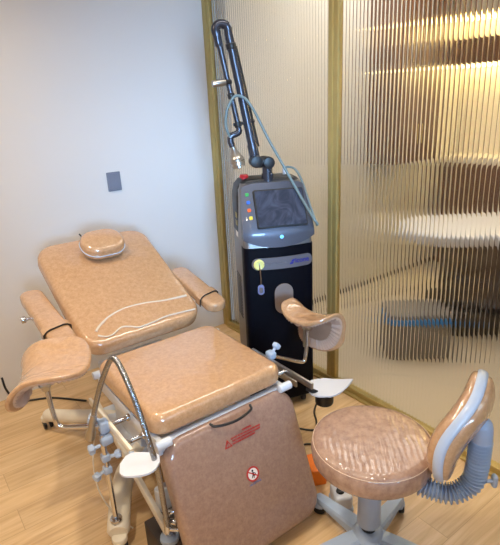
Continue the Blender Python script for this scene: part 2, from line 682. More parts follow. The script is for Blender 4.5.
t = thing('treatment_table', 'long white oval table on a dark pedestal behind the ribbed glass', 'table', (1.66, -1.42, 0))
ax = Vector((0.80, -0.6, 0)); ay = Vector((0.6, 0.8, 0))
m = basis((1.6, -1.38, 0.75), ax, ay, (0, 0, 1))
b = B(); cushion(b, 0.83, 0.33, 0.075, 0.32, 0.025, m); obj('tabletop', b, M['plateplastic'], wparent=t)
b = B(); cushion(b, 0.62, 0.22, 0.5, 0.1, 0.02, basis((1.72, -1.47, 0.68), ax, ay, (0, 0, 1)), crown=0); obj('pedestal', b, M['darkbox'], wparent=t)
b = B(); cushion(b, 0.7, 0.26, 0.18, 0.1, 0.02, basis((1.72, -1.47, 0.18), ax, ay, (0, 0, 1)), crown=0); obj('base', b, M['black'], wparent=t)

t = thing('storage_bin', 'dark grey bin with a blue band standing on the floor behind the ribbed glass', 'bin', (0.72, -1.25, 0))
m = basis((0.70, -1.22, 0.31), ax, ay, (0, 0, 1))
b = B(); cushion(b, 0.20, 0.14, 0.31, 0.05, 0.01, m, crown=-0.004); obj('body', b, M['bingrey'], wparent=t)
m = basis((0.70, -1.22, 0.285), ax, ay, (0, 0, 1))
b = B(); cushion(b, 0.204, 0.144, 0.04, 0.052, 0.004, m, crown=0); obj('band', b, M['binblue'], wparent=t)

# ------------------------------------------------------------------ wall switch
t = thing('wall_switch', 'grey rectangular switch plate on the pale wall above the exam chair', 'switch', (-0.765, -0.006, 1.207))
b = B(); cushion(b, 0.043, 0.058, 0.012, 0.004, 0.003, basis((-0.762, -0.012, 1.207), (1, 0, 0), (0, 0, 1), (0, -1, 0)), crown=0); obj('plate', b, M['switch'], wparent=t)
b = B(); cushion(b, 0.036, 0.05, 0.004, 0.003, 0.0015, basis((-0.762, -0.0145, 1.207), (1, 0, 0), (0, 0, 1), (0, -1, 0)), crown=0); obj('rocker', b, M['switch'], wparent=t)

# ------------------------------------------------------------------ examination chair
chair = thing('exam_chair', 'tan vinyl gynaecology exam chair with leg holders, standing on the oak floor', 'exam chair', (-1.10, -1.2, 0))
CX = -1.10


def P(name, bm, mat, parent=None, ang=38):
    return obj(name, bm, mat, wparent=parent or chair, ang=ang)


SZ = 0.655   # seat top
b = B(); cushion(b, 0.287, 0.275, 0.08, 0.06, 0.034, basis((CX, -1.395, SZ - 0.004), (1, 0, 0), (0, 1, 0), (0, 0, 1)), crown=0.01); seat = P('seat', b, M['vinyl'])
# backrest
bu = Vector((0, 0.892, 0.452)).normalized(); bn = Vector((0, -bu.z, bu.y))
bl = 0.37
bc = Vector((CX + 0.018, -1.03, 0.657)) + bu * bl
b = B(); cushion(b, 0.303, bl, 0.08, 0.10, 0.034, basis(bc, (1, 0, 0), bu, bn), crown=0.014); back = P('backrest', b, M['vinyl'])
b = B(); box(b, bc - bn * 0.095, (0.46, 0.58, 0.035), Matrix(((1, 0, 0), tuple(bu), tuple(bn))).transposed(), 0.006); P('backrest_frame', b, M['white'])
# wrap folds on the backrest, whitened to stand in for highlight lines
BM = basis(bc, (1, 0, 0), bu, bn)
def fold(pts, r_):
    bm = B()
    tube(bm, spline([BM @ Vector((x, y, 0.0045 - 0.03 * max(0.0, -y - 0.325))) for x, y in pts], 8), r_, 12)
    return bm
fo = P('film_fold_highlight', fold([(-0.228, -0.309), (-0.201, -0.328), (-0.169, -0.33), (-0.117, -0.305), (-0.078, -0.315), (-0.039, -0.334), (0.026, -0.331), (0.105, -0.322), (0.18, -0.325), (0.261, -0.332)], 0.004), M['film'], back)
fo = P('film_fold_highlight', fold([(-0.227, -0.284), (-0.198, -0.258), (-0.136, -0.223), (-0.052, -0.202), (0.05, -0.207), (0.15, -0.225), (0.266, -0.232)], 0.006), M['film'], back)
# leg panel
ld = Vector((0, -0.36, -0.933)).normalized(); ln = Vector((0, ld.z, -ld.y))
lp = Vector((CX + 0.012, -1.69, 0.562)) + ld * 0.265
LM = basis(lp, (1, 0, 0), -ld, ln)
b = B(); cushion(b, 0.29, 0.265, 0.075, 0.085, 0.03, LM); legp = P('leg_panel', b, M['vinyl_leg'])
# printing on the leg panel
def LP(x, y, z=0.0072):
    return LM @ Matrix.Translation((x, y, z))


inv = Matrix.Translation(chair.location).inverted()
for i, (tx, yy, sz) in enumerate((('WARNING', 0.148, 0.0085), ('DO NOT SIT ON THE LEG BOARD WHEN', 0.136, 0.0072), ('THE CHAIR IS BEING RAISED OR WHEN', 0.126, 0.0072), ('THE BOARD IS FOLDED DOWN', 0.116, 0.0072))):
    yy += 0.012
    o = text('warning_text', tx, sz, M['redink'], inv @ LP((0.032 if i < 3 else 0.018) if i else 0.04, yy + 0.03), legp, bold=0.0003)
    o.parent = chair if False else legp
b = B()
tri = [(-0.016, -0.013), (0.016, -0.013), (0, 0.016)]
tri2 = [(x * 0.68, y * 0.68 - 0.001) for x, y in tri]
vs = [(x, y, 0) for x, y in tri] + [(x, y, 0) for x, y in tri2] + [(x, y, 0.001) for x, y in tri] + [(x, y, 0.001) for x, y in tri2]
fs = []
for i in range(3):
    j = (i + 1) % 3
    fs += [(6 + i, 6 + j, 9 + j, 9 + i), (i, j, 6 + j, 6 + i), (3 + i, 3 + j, 9 + j, 9 + i)]
add(b, vs, fs, LP(-0.052, 0.166))
box(b, LP(-0.052, 0.168) @ Vector((0, 0, 0.0005)), (0.0022, 0.009, 0.001), LM.to_3x3())
box(b, LP(-0.052, 0.1605) @ Vector((0, 0, 0.0005)), (0.0024, 0.0024, 0.001), LM.to_3x3())
P('warning_triangle', b, M['redink'], legp)
sx, sy = 0.014, 0.022
b = B(); lathe(b, [(0.026, 0), (0.026, 0.0012)], LP(sx, sy)); sign = P('no_sitting_sign', b, M['signwhite'], legp)
b = B()
n_ = 40
vs = []
for r_ in (0.0215, 0.0275):
    for z_ in (0.0005, 0.0019):
        vs += [(r_ * cos(2 * pi * i / n_), r_ * sin(2 * pi * i / n_), z_) for i in range(n_)]
fs = []
for i in range(n_):
    j = (i + 1) % n_
    fs += [(n_ + i, n_ + j, 3 * n_ + j, 3 * n_ + i), (i, j, n_ + j, n_ + i), (2 * n_ + i, 2 * n_ + j, 3 * n_ + j, 3 * n_ + i)]
add(b, vs, fs, LP(sx, sy))
box(b, LP(sx, sy) @ Vector((0, 0, 0.0022)), (0.046, 0.0042, 0.001), LM.to_3x3() @ Matrix.Rotation(radians(-38), 3, 'Z'))
P('prohibition_ring', b, M['redink'], sign)
b = B()
for q in ([(-0.002, 0.006), (0.004, 0.006), (0.005, -0.004), (-0.003, -0.005)], [(-0.003, -0.002), (0.006, -0.004), (0.013, -0.001), (0.013, -0.004), (0.005, -0.009), (-0.003, -0.006)],
          [(-0.003, -0.004), (-0.009, -0.013), (-0.006, -0.014), (0.0, -0.006)], [(0.003, 0.005), (0.011, 0.001), (0.010, -0.001), (0.003, 0.002)], [(0.002, -0.005), (-0.001, -0.016), (0.002, -0.016), (0.005, -0.006)]):
    prism(b, q, 0.0006, LP(sx, sy) @ Matrix.Translation((0, 0, 0.0012)))
lathe(b, [(0.0042, 0), (0.0042, 0.0006)], LP(sx, sy) @ Matrix.Translation((0.001, 0.0115, 0.0012)), 16)
P('figure_pictogram', b, M['signblack'], sign)
text('sign_caption', 'NO SITTING', 0.0095, M['inkblue'], inv @ LP(sx + 0.002, sy - 0.036), legp)

# seat frame and crossbars under the cushion
b = B()
for sx_ in (-1, 1):
    box(b, (CX + sx_ * 0.27, -1.39, 0.535), (0.022, 0.56, 0.06), bev=0.004)
for y in (-1.655, -1.40, -1.14):
    box(b, (CX, y, 0.53), (0.54, 0.03, 0.05), bev=0.004)
box(b, (CX - 0.12, -1.675, 0.535), (0.16, 0.012, 0.03), bev=0.003)
box(b, (CX + 0.12, -1.675, 0.535), (0.18, 0.012, 0.03), bev=0.003)
P('seat_frame', b, M['white'])
for y, z in ((-1.155, 0.60), (-1.69, 0.565)):
    for sx_ in (-1, 1):
        b = B(); cyl(b, (CX + sx_ * 0.24, y, z), (CX + sx_ * (0.312 if y > -1.4 else 0.298), y, z), 0.017, 20, 0.004); P('hinge_tube', b, M['white'])
b = B(); tube(b, spline([(CX - 0.09, -1.70, 0.565), (CX - 0.075, -1.722, 0.56), (CX, -1.735, 0.556), (CX + 0.075, -1.722, 0.56), (CX + 0.09, -1.70, 0.565)]), 0.005, 10); P('release_handle', b, M['black'])

# base
for sx_ in (-1, 1):
    b = B()
    pts = spline([(CX + sx_ * 0.397, -0.47, 0.085), (CX + sx_ * 0.36, -0.54, 0.10), (CX + sx_ * 0.29, -0.64, 0.118), (CX + sx_ * 0.21, -0.72, 0.125), (CX + sx_ * 0.12, -0.80, 0.12)], 6)
    tube(b, pts, [0.030] + [0.035] * (len(pts) - 2) + [0.03], 16)
    P('base_foot', b, M['cream'])
    b = B()
    pts = spline([(CX + sx_ * 0.405, -1.47, 0.085), (CX + sx_ * 0.37, -1.40, 0.10), (CX + sx_ * 0.31, -1.29, 0.118), (CX + sx_ * 0.24, -1.20, 0.125), (CX + sx_ * 0.12, -1.10, 0.12)], 6)
    tube(b, pts, [0.036] + [0.045] * (len(pts) - 2) + [0.036], 16)
    P('base_foot', b, M['cream'])
b = B()
box(b, (CX, -0.95, 0.115), (0.36, 0.50, 0.075), bev=0.02)
box(b, (CX, -1.0, 0.32), (0.30, 0.30, 0.38), bev=0.012)
box(b, (CX, -1.05, 0.49), (0.40, 0.36, 0.035), bev=0.006)
P('pedestal', b, M['white'])
for sx_ in (-1, 1):
    b = B()
    d0, d1 = Vector((CX + sx_ * 0.285, -1.05, 0.40)), Vector((CX + sx_ * 0.285, -1.66, 0.17))
    dd = (d1 - d0)
    box(b, (d0 + d1) / 2, (0.018, dd.length, 0.045), Matrix.Rotation(math.atan2(dd.z, dd.y) - pi, 3, 'X'), 0.004)
    P('linkage_bar', b, M['cream'])
for sx_ in (-1, 1):
    for y in (-0.46, -1.475):
        b = B()
        x = CX + sx_ * (0.40 if y > -1 else 0.405)
        cyl(b, (x, y, 0.048), (x, y, 0.075), 0.03, 20, 0.006)
        c_ = P('caster', b, M['cream'])
        b = B()
        for dx in (-0.016, 0.016):
            cyl(b, (x + dx - 0.008, y, 0.026), (x + dx + 0.008, y, 0.026), 0.026, 20, 0.005)
        P('wheel', b, M['black'], c_)
# dark box with the hose foot
b = B(); box(b, (-1.315, -1.60, 0.06), (0.20, 0.17, 0.12), bev=0.005); P('lower_box', b, M['darkbox'])
b = B(); cushion(b, 0.045, 0.02, 0.15, 0.018, 0.006, basis((-1.30, -1.49, 0.21), (1, 0, 0), (0, 1, 0), (0, 0, 1)), crown=0); P('bracket_plate', b, M['plateplastic'])

# side rails and their studs
for sx_ in (-1, 1):
    xr = CX + sx_ * 0.365
    b = B(); box(b, (xr, -1.45 if sx_ < 0 else -1.55, 0.555), (0.012, 0.40, 0.028), bev=0.003)
    rail = P('side_rail', b, M['cream'] if sx_ < 0 else M['steel'])
    for y in (-1.45, -1.585):
        b = B()
        cyl(b, (CX + sx_ * 0.285, y, 0.552), (xr, y, 0.552), 0.009, 14, 0.002)
        cyl(b, (CX + sx_ * 0.287, y, 0.552), (CX + sx_ * 0.30, y, 0.552), 0.014, 14, 0.003)
        P('stud', b, M['chrome'], rail)
b = B(); box(b, (CX + 0.385, -1.50, 0.50), (0.010, 0.26, 0.028), bev=0.002); P('lower_bar', b, M['steel'])


def knob(name, a, d, parent, r=0.016):
    bm = B()
    a, d = Vector(a), Vector(d).normalized()
    cyl(bm, a, a + d * 0.022, 0.007, 12)
    cyl(bm, a + d * 0.02, a + d * 0.045, r, 20, 0.006)
    u = d.orthogonal().normalized(); v = d.cross(u)
    for i in range(5):
        an = 2 * pi * i / 5
        c = a + (u * cos(an) + v * sin(an)) * r * 0.85
        cyl(bm, c + d * 0.023, c + d * 0.043, r * 0.38, 10, 0.004)
    return P(name, bm, M['knobgrey'], parent)


def clampblock(c, s, parent=None):
    bm = B()
    box(bm, c, s, bev=0.01, seg=3)
    return P('rail_clamp', bm, M['bluegrey'], parent)


# ---- leg holders
def saddle(o, u, v, Lt, Lc, Wd, th=0.03, rb=0.055, lip=0.035, bend=98, off=0.0, pleat=0.0, inset=1.0, s0=0.0, s1=1.0):
    """knee-crutch pad: flat thigh part, a bend, and a hanging calf part; raised lips along both edges.
    o is the middle of the bend line on the upper face"""
    u, v = Vector(u).normalized(), Vector(v).normalized()
    wv = Vector((0, 0, 1))
    arc = radians(bend) * rb
    Ltot = Lt + arc + Lc
    NS, NTt = 44, 26
    bm = B()

    def prof(s):
        d = s * Ltot
        if d < Lt:
            return u * (d - Lt), wv
        d -= Lt
        if d < arc:
            a = d / rb
            return u * (rb * sin(a)) + wv * (-rb * (1 - cos(a))), u * sin(a) + wv * cos(a)
        a = radians(bend)
        tdir = u * cos(a) - wv * sin(a)
        return u * (rb * sin(a)) + wv * (-rb * (1 - cos(a))) + tdir * (d - arc), u * sin(a) + wv * cos(a)
    rings_ = []
    for i in range(NS + 1):
        s = s0 + (s1 - s0) * (0.5 - 0.5 * cos(pi * i / NS))
        p, nn = prof(s)
        d = s * Ltot
        e = min(d, Ltot - d)
        rr = Wd * 0.62
        k_ = min(1, e / rr)
        wd = Wd * inset * max(0.02, (1 - (1 - k_) ** 2.4) ** (1 / 2.4))
        tt = th * max(0.05, min(1, (1 - (1 - min(1, e / (th * 0.7))) ** 2) ** 0.5))
        ring = []
        nloop = NTt * 2
        for j in range(nloop):
            a = 2 * pi * j / nloop
            ca, sa = cos(a), sin(a)
            y = math.copysign(abs(ca) ** 0.62, ca) * wd
            h = math.copysign(abs(sa) ** 0.5, sa) * tt / 2
            lipz = lip * (abs(y) / Wd) ** 2
            if pleat and sa < 0:
                h += pleat * sin(j * 2.6) * (abs(ca) ** 1.0)
            ring.append(Vector(o) + p + v * y + nn * (h + lipz - th / 2 + off))
        rings_.append([tuple(q) for q in ring])
    rings_mesh(bm, rings_)
    return bm


def lining(o, u, v, Lt, Lc, Wd, th, rb, lip, bend):
    """pleated ring on the underside plus a flat board in its middle"""
    u, v = Vector(u).normalized(), Vector(v).normalized()
    wv = Vector((0, 0, 1))
    arc = radians(bend) * rb
    Ltot = Lt + arc + Lc

    def prof(d):
        if d < Lt:
            return u * (d - Lt), wv
        d -= Lt
        if d < arc:
            a = d / rb
            return u * (rb * sin(a)) + wv * (-rb * (1 - cos(a))), u * sin(a) + wv * cos(a)
        a = radians(bend)
        return u * (rb * sin(a)) + wv * (-rb * (1 - cos(a))) + (u * cos(a) - wv * sin(a)) * (d - arc), u * sin(a) + wv * cos(a)

    def pt(d, y, depth):
        p, nn = prof(d)
        return Vector(o) + p + v * y + nn * (lip * (abs(y) / Wd) ** 2 - th - depth)
    N = 150
    ringb = B()
    boardb = B()
    rl = []
    for kk, (sc, dep) in enumerate(((0.955, -0.008), (0.93, 0.003), (0.86, 0.005), (0.76, 0.005), (0.66, 0.003))):
        ring = []
        for i in range(N):
            a = 2 * pi * i / N
            ca, sa = cos(a), sin(a)
            d = Ltot / 2 + math.copysign(abs(ca) ** 0.6, ca) * Ltot / 2 * sc
            y = math.copysign(abs(sa) ** 0.6, sa) * Wd * sc
            fold = 0.0045 * (1 if i % 3 == 0 else -0.6) * (1 if kk else 0)
            ring.append(tuple(pt(d, y, dep + fold)))
        rl.append(ring)
    rings_mesh(ringb, rl, cap0=False, cap1=False)
    rl = []
    for sc, dep in ((0.68, 0.001), (0.67, 0.0045), (0.5, 0.005), (0.3, 0.005), (0.1, 0.005)):
        ring = []
        for i in range(60):
            a = 2 * pi * i / 60
            ca, sa = cos(a), sin(a)
            ring.append(tuple(pt(Ltot / 2 + math.copysign(abs(ca) ** 0.6, ca) * Ltot / 2 * sc, math.copysign(abs(sa) ** 0.6, sa) * Wd * sc, dep)))
        rl.append(ring)
    rings_mesh(boardb, rl, cap0=False)
    return ringb, boardb


def leg_holder(o, u, v, Lt, Lc, Wd, post_top, bendpt, clamp, lip=0.035, bend=98, rb=0.055):
    bm = saddle(o, u, v, Lt, Lc, Wd, lip=lip, bend=bend, rb=rb)
    pad = P('leg_holder', bm, M['vinyl_pad'], ang=60)
    r_, bo = lining(o, u, v, Lt, Lc, Wd, 0.03, rb, lip, bend)
    P('pleated_lining', r_, M['pleat'], pad, ang=30)
    P('backing_board', bo, M['board'], pad)
    bm = B()
    pt, bp, cl = Vector(post_top), Vector(bendpt), Vector(clamp)
    side = (cl - bp).normalized()
    # round rod with a bend
    tube(bm, spline([pt, pt.lerp(bp, 0.5), bp + Vector((0, 0, 0.035)), bp + Vector((0, 0, 0.012)) + side * 0.006, bp + side * 0.03, bp.lerp(cl, 0.6), cl], 6), 0.0085, 14)
    P('support_rod', bm, M['chrome'], pad)
    bm = B()
    e = Vector(v).normalized() * 0.019
    box(bm, pt.lerp(bp, 0.32) + e, (0.011, 0.011, (pt - bp).length * 0.62), bev=0.003)
    cyl(bm, pt.lerp(bp, 0.08) - e * 0.6, pt.lerp(bp, 0.08) + e * 1.6, 0.015, 16, 0.003)
    box(bm, pt + Vector((0, 0, 0.006)), (0.05, 0.06, 0.012), bev=0.003)
    P('swivel_bracket', bm, M['steel'], pad)
    return pad


padL = leg_holder((-1.612, -1.245, 0.775), (-0.92, 0.38, 0), (0.38, 0.92, 0), 0.175, 0.035, 0.165,
                  (-1.625, -1.31, 0.725), (-1.62, -1.335, 0.552), (-1.492, -1.435, 0.552), lip=0.03, rb=0.09, bend=95)
padR = leg_holder((-0.468, -1.455, 0.70), (1, 0.1, 0), (-0.1, 1, 0), 0.105, 0.135, 0.14,
                  (-0.50, -1.475, 0.655), (-0.535, -1.49, 0.475), (-0.70, -1.46, 0.56), lip=0.042)

# clamps, knobs and rods on the left rail
cL = clampblock((-1.482, -1.435, 0.548), (0.036, 0.045, 0.05))
knob('clamp_knob', (-1.487, -1.42, 0.565), (-0.75, 0.5, 0.3), cL)
cL2 = clampblock((-1.487, -1.46, 0.505), (0.045, 0.036, 0.034))
knob('clamp_knob', (-1.515, -1.47, 0.50), (-1, 0.1, -0.1), cL2)
b = B(); tube(b, [(-1.50, -1.455, 0.53), (-1.50, -1.453, 0.12)], 0.0095, 14)
cyl(b, (-1.50, -1.453, 0.135), (-1.50, -1.453, 0.145), 0.024, 22, 0.003)
cyl(b, (-1.50, -1.453, 0.118), (-1.50, -1.453, 0.126), 0.020, 22, 0.002)
rod = P('upright_rod', b, M['chrome'])
for z, d in ((0.43, (0.9, -0.3, 0.1)), (0.375, (0.8, -0.5, 0.0))):
    b = B(); box(b, (-1.50, -1.453, z), (0.032, 0.032, 0.03), bev=0.007); cc = P('rod_collar', b, M['knobgrey'], rod)
knob('collar_knob', (-1.488, -1.46, 0.43), (0.9, -0.35, 0.15), rod, 0.014)
knob('collar_knob', (-1.515, -1.455, 0.375), (-0.9, -0.35, 0.0), rod, 0.014)


def footplate(o, ux, uy, tilt, heel, k_=1.0, leaf=False, wide=1.0):
    """rounded white plate whose one end curls up"""
    bm = B()
    ux, uy = Vector(ux).normalized(), Vector(uy).normalized()
    rl = []
    for z in (0, 0.007):
        rl.append([])
    NU, NV = 16, 10
    top = []
    L, Wd = 0.08 * k_, 0.054 * k_ * wide

    def pt(a, c, z):
        x = a * L
        half = Wd * (1 - 0.12 * a) * math.sqrt(max(0.0, 1 - abs(a) ** 3.2)) ** 0.9
        if leaf and a > -0.2:
            half = Wd * 1.02 * max(0.0, 1 - ((a + 0.2) / 1.2) ** 1.5) ** 0.9 + 0.004 * (1 - a)
        curl = heel * max(0, a) ** 2
        return Vector(o) + ux * x + uy * (c * half) + Vector((0, 0, z + curl + tilt * c))
    vs, fs = [], []
    for z in (0.007, 0):
        for i in range(NU + 1):
            a = -1 + 2 * i / NU
            for j in range(NV + 1):
                vs.append(pt(a, -1 + 2 * j / NV, z))
    q = (NU + 1) * (NV + 1)
    for i in range(NU):
        for j in range(NV):
            p0 = i * (NV + 1) + j
            fs.append((p0, p0 + 1, p0 + NV + 2, p0 + NV + 1))
            fs.append((q + p0, q + p0 + NV + 1, q + p0 + NV + 2, q + p0 + 1))
    for i in range(NU):
        for j in (0, NV):
            p0 = i * (NV + 1) + j
            fs.append((p0, p0 + NV + 1, q + p0 + NV + 1, q + p0))
    for i in (0, NU):
        for j in range(NV):
            p0 = i * (NV + 1) + j
            fs.append((p0, p0 + 1, q + p0 + 1, q + p0))
    add(bm, vs, fs)
    bmesh.ops.remove_doubles(bm, verts=bm.verts[:], dist=1e-5)
    return bm


fp = P('foot_plate', footplate((-1.478, -1.745, 0.572), (0.80, -0.6, 0), (0.6, 0.8, 0), 0.0, 0.006, 0.8, False, 1.25), M['plateplastic'], ang=50)
b = B(); box(b, (-1.475, -1.74, 0.555), (0.045, 0.045, 0.028), bev=0.006); cyl(b, (-1.475, -1.735, 0.55), (-1.466, -1.64, 0.552), 0.009, 12); P('plate_mount', b, M['bluegrey'], fp)
fp = P('foot_plate', footplate((-0.63, -1.742, 0.50), (0.80, -0.55, 0), (0.55, 0.8, 0), 0.0, 0.03, 1.2, True), M['plateplastic'], ang=50)
b = B(); cyl(b, (-0.66, -1.74, 0.44), (-0.66, -1.74, 0.497), 0.038, 24, 0.008); cyl(b, (-0.655, -1.74, 0.47), (-0.735, -1.72, 0.53), 0.01, 12); P('plate_mount', b, M['black'], fp)
# right clamp
cR = clampblock((-0.718, -1.465, 0.575), (0.036, 0.045, 0.034))
knob('clamp_knob', (-0.708, -1.465, 0.585), (0.75, 0.1, 0.55), cR, 0.016)

# flexible gooseneck hose
pts = spline([(-1.518, -1.415, 0.55), (-1.512, -1.455, 0.63), (-1.498, -1.50, 0.73), (-1.482, -1.545, 0.815), (-1.462, -1.588, 0.883), (-1.452, -1.632, 0.855), (-1.447, -1.70, 0.765), (-1.44, -1.745, 0.65), (-1.43, -1.762, 0.535), (-1.418, -1.745, 0.39), (-1.395, -1.70, 0.25), (-1.38, -1.66, 0.17)], 8)
b = B(); tube(b, pts, 0.0095, 14); goose = P('gooseneck_hose', b, M['braid'])
b = B(); tube(b, [(-1.524, -1.385, 0.49), (-1.519, -1.41, 0.54), (-1.513, -1.45, 0.62)], [0.019, 0.015, 0.011], 18); P('hose_nozzle', b, M['steel'], goose)
b = B()
lathe(b, [(0.034, 0), (0.036, 0.006), (0.034, 0.018), (0.024, 0.024), (0.016, 0.03), (0.015, 0.055), (0.012, 0.06)], Matrix.Translation((-1.375, -1.655, 0.12)), 26)
P('hose_foot', b, M['bluegrey'], goose)
b = B()
for z, dx, dy in ((0.195, 0.02, -0.02), (0.235, 0.014, -0.025), (0.265, 0.024, -0.01)):
    cyl(b, (-1.388, -1.675, z), (-1.388 + dx * 1.6, -1.675 + dy * 1.6, z + 0.005), 0.010, 14, 0.003)
cyl(b, (-1.36, -1.70, 0.258), (-1.345, -1.715, 0.262), 0.018, 18, 0.003)
tube(b, [(-1.385, -1.668, 0.17), (-1.392, -1.69, 0.24), (-1.396, -1.70, 0.28)], 0.0125, 14)
P('valve_fitting', b, M['chrome'], goose)

# thin cable hanging on the left side
b = B(); tube(b, spline([(-1.50, -1.38, 0.50), (-1.525, -1.38, 0.40), (-1.53, -1.39, 0.26), (-1.49, -1.42, 0.12), (-1.44, -1.45, 0.05)]), 0.003, 8); P('thin_cable', b, M['cream'])


# armrests with strap
def armrest(sx_):
    a0 = Vector((CX + sx_ * 0.388, -0.42, 0.765)); a1 = Vector((CX + sx_ * 0.388, -1.02, 0.70))
    if sx_ > 0:
        a0 = Vector((CX + 0.40, -0.60, 0.775)); a1 = Vector((CX + 0.39, -1.06, 0.695))
    else:
        a0 = Vector((CX - 0.365, -0.50, 0.815)); a1 = Vector((CX - 0.37, -1.06, 0.755))
    d = (a0 - a1); L = d.length; d.normalize()
    x = Vector((1, 0, 0)); x = (x - d * x.dot(d)).normalized(); nz = x.cross(d)
    m = basis((a0 + a1) / 2, x, d, nz)
    bm = B(); cushion(bm, 0.055, L / 2, 0.05, 0.05, 0.018, m, crown=0.003); arm = P('armrest', bm, M['vinyl'])
    bm = B()
    # strap across the pad near the seat end
    s0 = -L / 2 + 0.13
    prof_ = [(-0.059, -0.05), (-0.059, -0.012), (-0.045, -0.0005), (-0.03, 0.004), (0.03, 0.004), (0.045, -0.0005), (0.059, -0.012), (0.059, -0.05)]
    vs, fs = [], []
    for (px_, pz_) in prof_:
        for yy, dz in ((s0 - 0.022, 0), (s0 + 0.022, 0)):
            sh = px_ * 0.25
            vs.append((px_, yy + sh, pz_)); vs.append((px_ * 1.06, yy + sh, pz_ + 0.005))
    nn = len(prof_)
    for i in range(nn - 1):
        q, r_ = i * 4, (i + 1) * 4
        fs += [(q + 1, q + 3, r_ + 3, r_ + 1), (q, q + 1, r_ + 1, r_), (q + 2, q + 3, r_ + 3, r_ + 2), (q, q + 2, r_ + 2, r_)]
    add(bm, vs, fs, m)
    P('strap', bm, M['vinyl'], arm)
    bm = B()
    tube(bm, [m @ Vector((px_ * 1.04, s0 - 0.024 + px_ * 0.25, pz_ + 0.0025)) for px_, pz_ in prof_], 0.0032, 6); P('strap_edge', bm, M['black'], arm)
    bm = B()
    tube(bm, spline([m @ Vector((0, L * 0.22, -0.05)), m @ Vector((-sx_ * 0.02, L * 0.2, -0.10)), m @ Vector((-sx_ * 0.09, L * 0.15, -0.15))], 6), 0.011, 12)
    P('arm_bracket', bm, M['steel'], arm)
    bm = B(); tube(bm, [m @ Vector((0, -L * 0.25, -0.05)), m @ Vector((0, -L * 0.25, -0.085))], 0.010, 12)
    P('arm_bracket', bm, M['steel'], arm)
    bm = B()
    k0 = m @ Vector((sx_ * 0.045, L * 0.16, -0.06)); kd = Vector((sx_, 0.05, 0.05)).normalized()
    cyl(bm, k0, k0 + kd * 0.03, 0.006, 12); cyl(bm, k0 + kd * 0.025, k0 + kd * 0.045, 0.016, 16, 0.004)
    P('arm_knob', bm, M['chrome'], arm)
    return arm


armrest(-1); armrest(1)

# ------------------------------------------------------------------ head pillow (lies on the backrest)
hp = thing('head_pillow', 'small rounded tan head pillow lying at the top of the backrest', 'pillow', (-1.05, -0.5, 0.92))
pc = Vector((-1.075, -0.505, 0.0)); pc.z = (bc + bu * ((pc.y - bc.y) / bu.y)).z
m = basis(pc + bn * 0.098, (1, 0, 0), bu, bn)
b = B(); cushion(b, 0.112, 0.088, 0.075, 0.08, 0.03, m, crown=0.01, reb=0.02); pil = obj('cushion', b, M['vinyl'], wparent=hp)
b = B(); tube(b, [m @ Vector((-0.05, 0.08, -0.068)), m @ Vector((-0.06, 0.12, -0.075)), m @ Vector((-0.065, 0.15, -0.075))], 0.004, 8); obj('tie_strap', b, M['black'], wparent=hp)
b = B()
tube(b, [m @ Vector((x_, y_, -0.046)) for x_, y_ in rrect(0.1125, 0.0885, 0.08, 10)] + [m @ Vector((0.1125, 0.0085, -0.046))], 0.003, 8); obj('piping', b, M['trimgrey'], wparent=hp)

# ------------------------------------------------------------------ laser machine
ML = thing('laser_machine', 'tall black and grey laser machine with touch screen and jointed arm by the glass partition', 'laser machine', (-0.4031, -1.1639, 0), -radians(25))
# local: x across, y depth (front at 0, back at +0.32), z up


def Q(name, bm, mat, parent=None, ang=38):
    o = obj(name, bm, mat, ang=ang)
    o.parent = parent or ML
    return o


def sect(hw, y0, y1, bow, rr=0.03, n=9):
    """horizontal section: bowed front, rounded corners; returns (x, y) loop"""
    pts = []
    for i in range(n + 1):
        t_ = -1 + 2 * i / n
        pts.append((t_ * (hw - rr), y0 - bow * (1 - t_ * t_)))
    for i in range(1, 6):
        a = radians(-90 + 90 * i / 6)
        pts.append((hw - rr + rr * cos(a), y0 + rr + rr * sin(a)))
    for i in range(0, 6):
        a = radians(90 * i / 5)
        pts.append((hw - rr + rr * cos(a), y1 - rr + rr * sin(a)))
    for i in range(0, 6):
        a = radians(90 + 90 * i / 5)
        pts.append((-hw + rr + rr * cos(a), y1 - rr + rr * sin(a)))
    for i in range(0, 6):
        a = radians(180 + 90 * i / 6)
        pts.append((-hw + rr + rr * cos(a), y0 + rr + rr * sin(a)))
    return pts


rl = []
for z, hw, y0 in ((0.06, 0.172, 0.012), (0.08, 0.178, 0.004), (0.96, 0.178, 0.004), (1.0, 0.178, 0.02), (1.22, 0.168, 0.10), (1.25, 0.155, 0.125)):
    rl.append([(x, y, z) for x, y in sect(hw, y0, 0.32 if z < 1.2 else 0.31, 0.018)])
b = B(); rings_mesh(b, rl); Q('body', b, M['gun2'], ang=30)
# navy front panel wraps the corners
rl = []
for z, e in ((0.07, 0.004), (0.075, 0.007), (0.945, 0.007), (0.95, 0.004)):
    pts = sect(0.178 + e * 0.3, 0.004 - e, 0.10, 0.018, 0.03)
    rl.append([(x, y, z) for x, y in pts])
b = B(); rings_mesh(b, rl); front = Q('front_panel', b, M['navy'], ang=30)
# console: sloped bezel, drooping lower lip
def console(zt, xs):
    return None


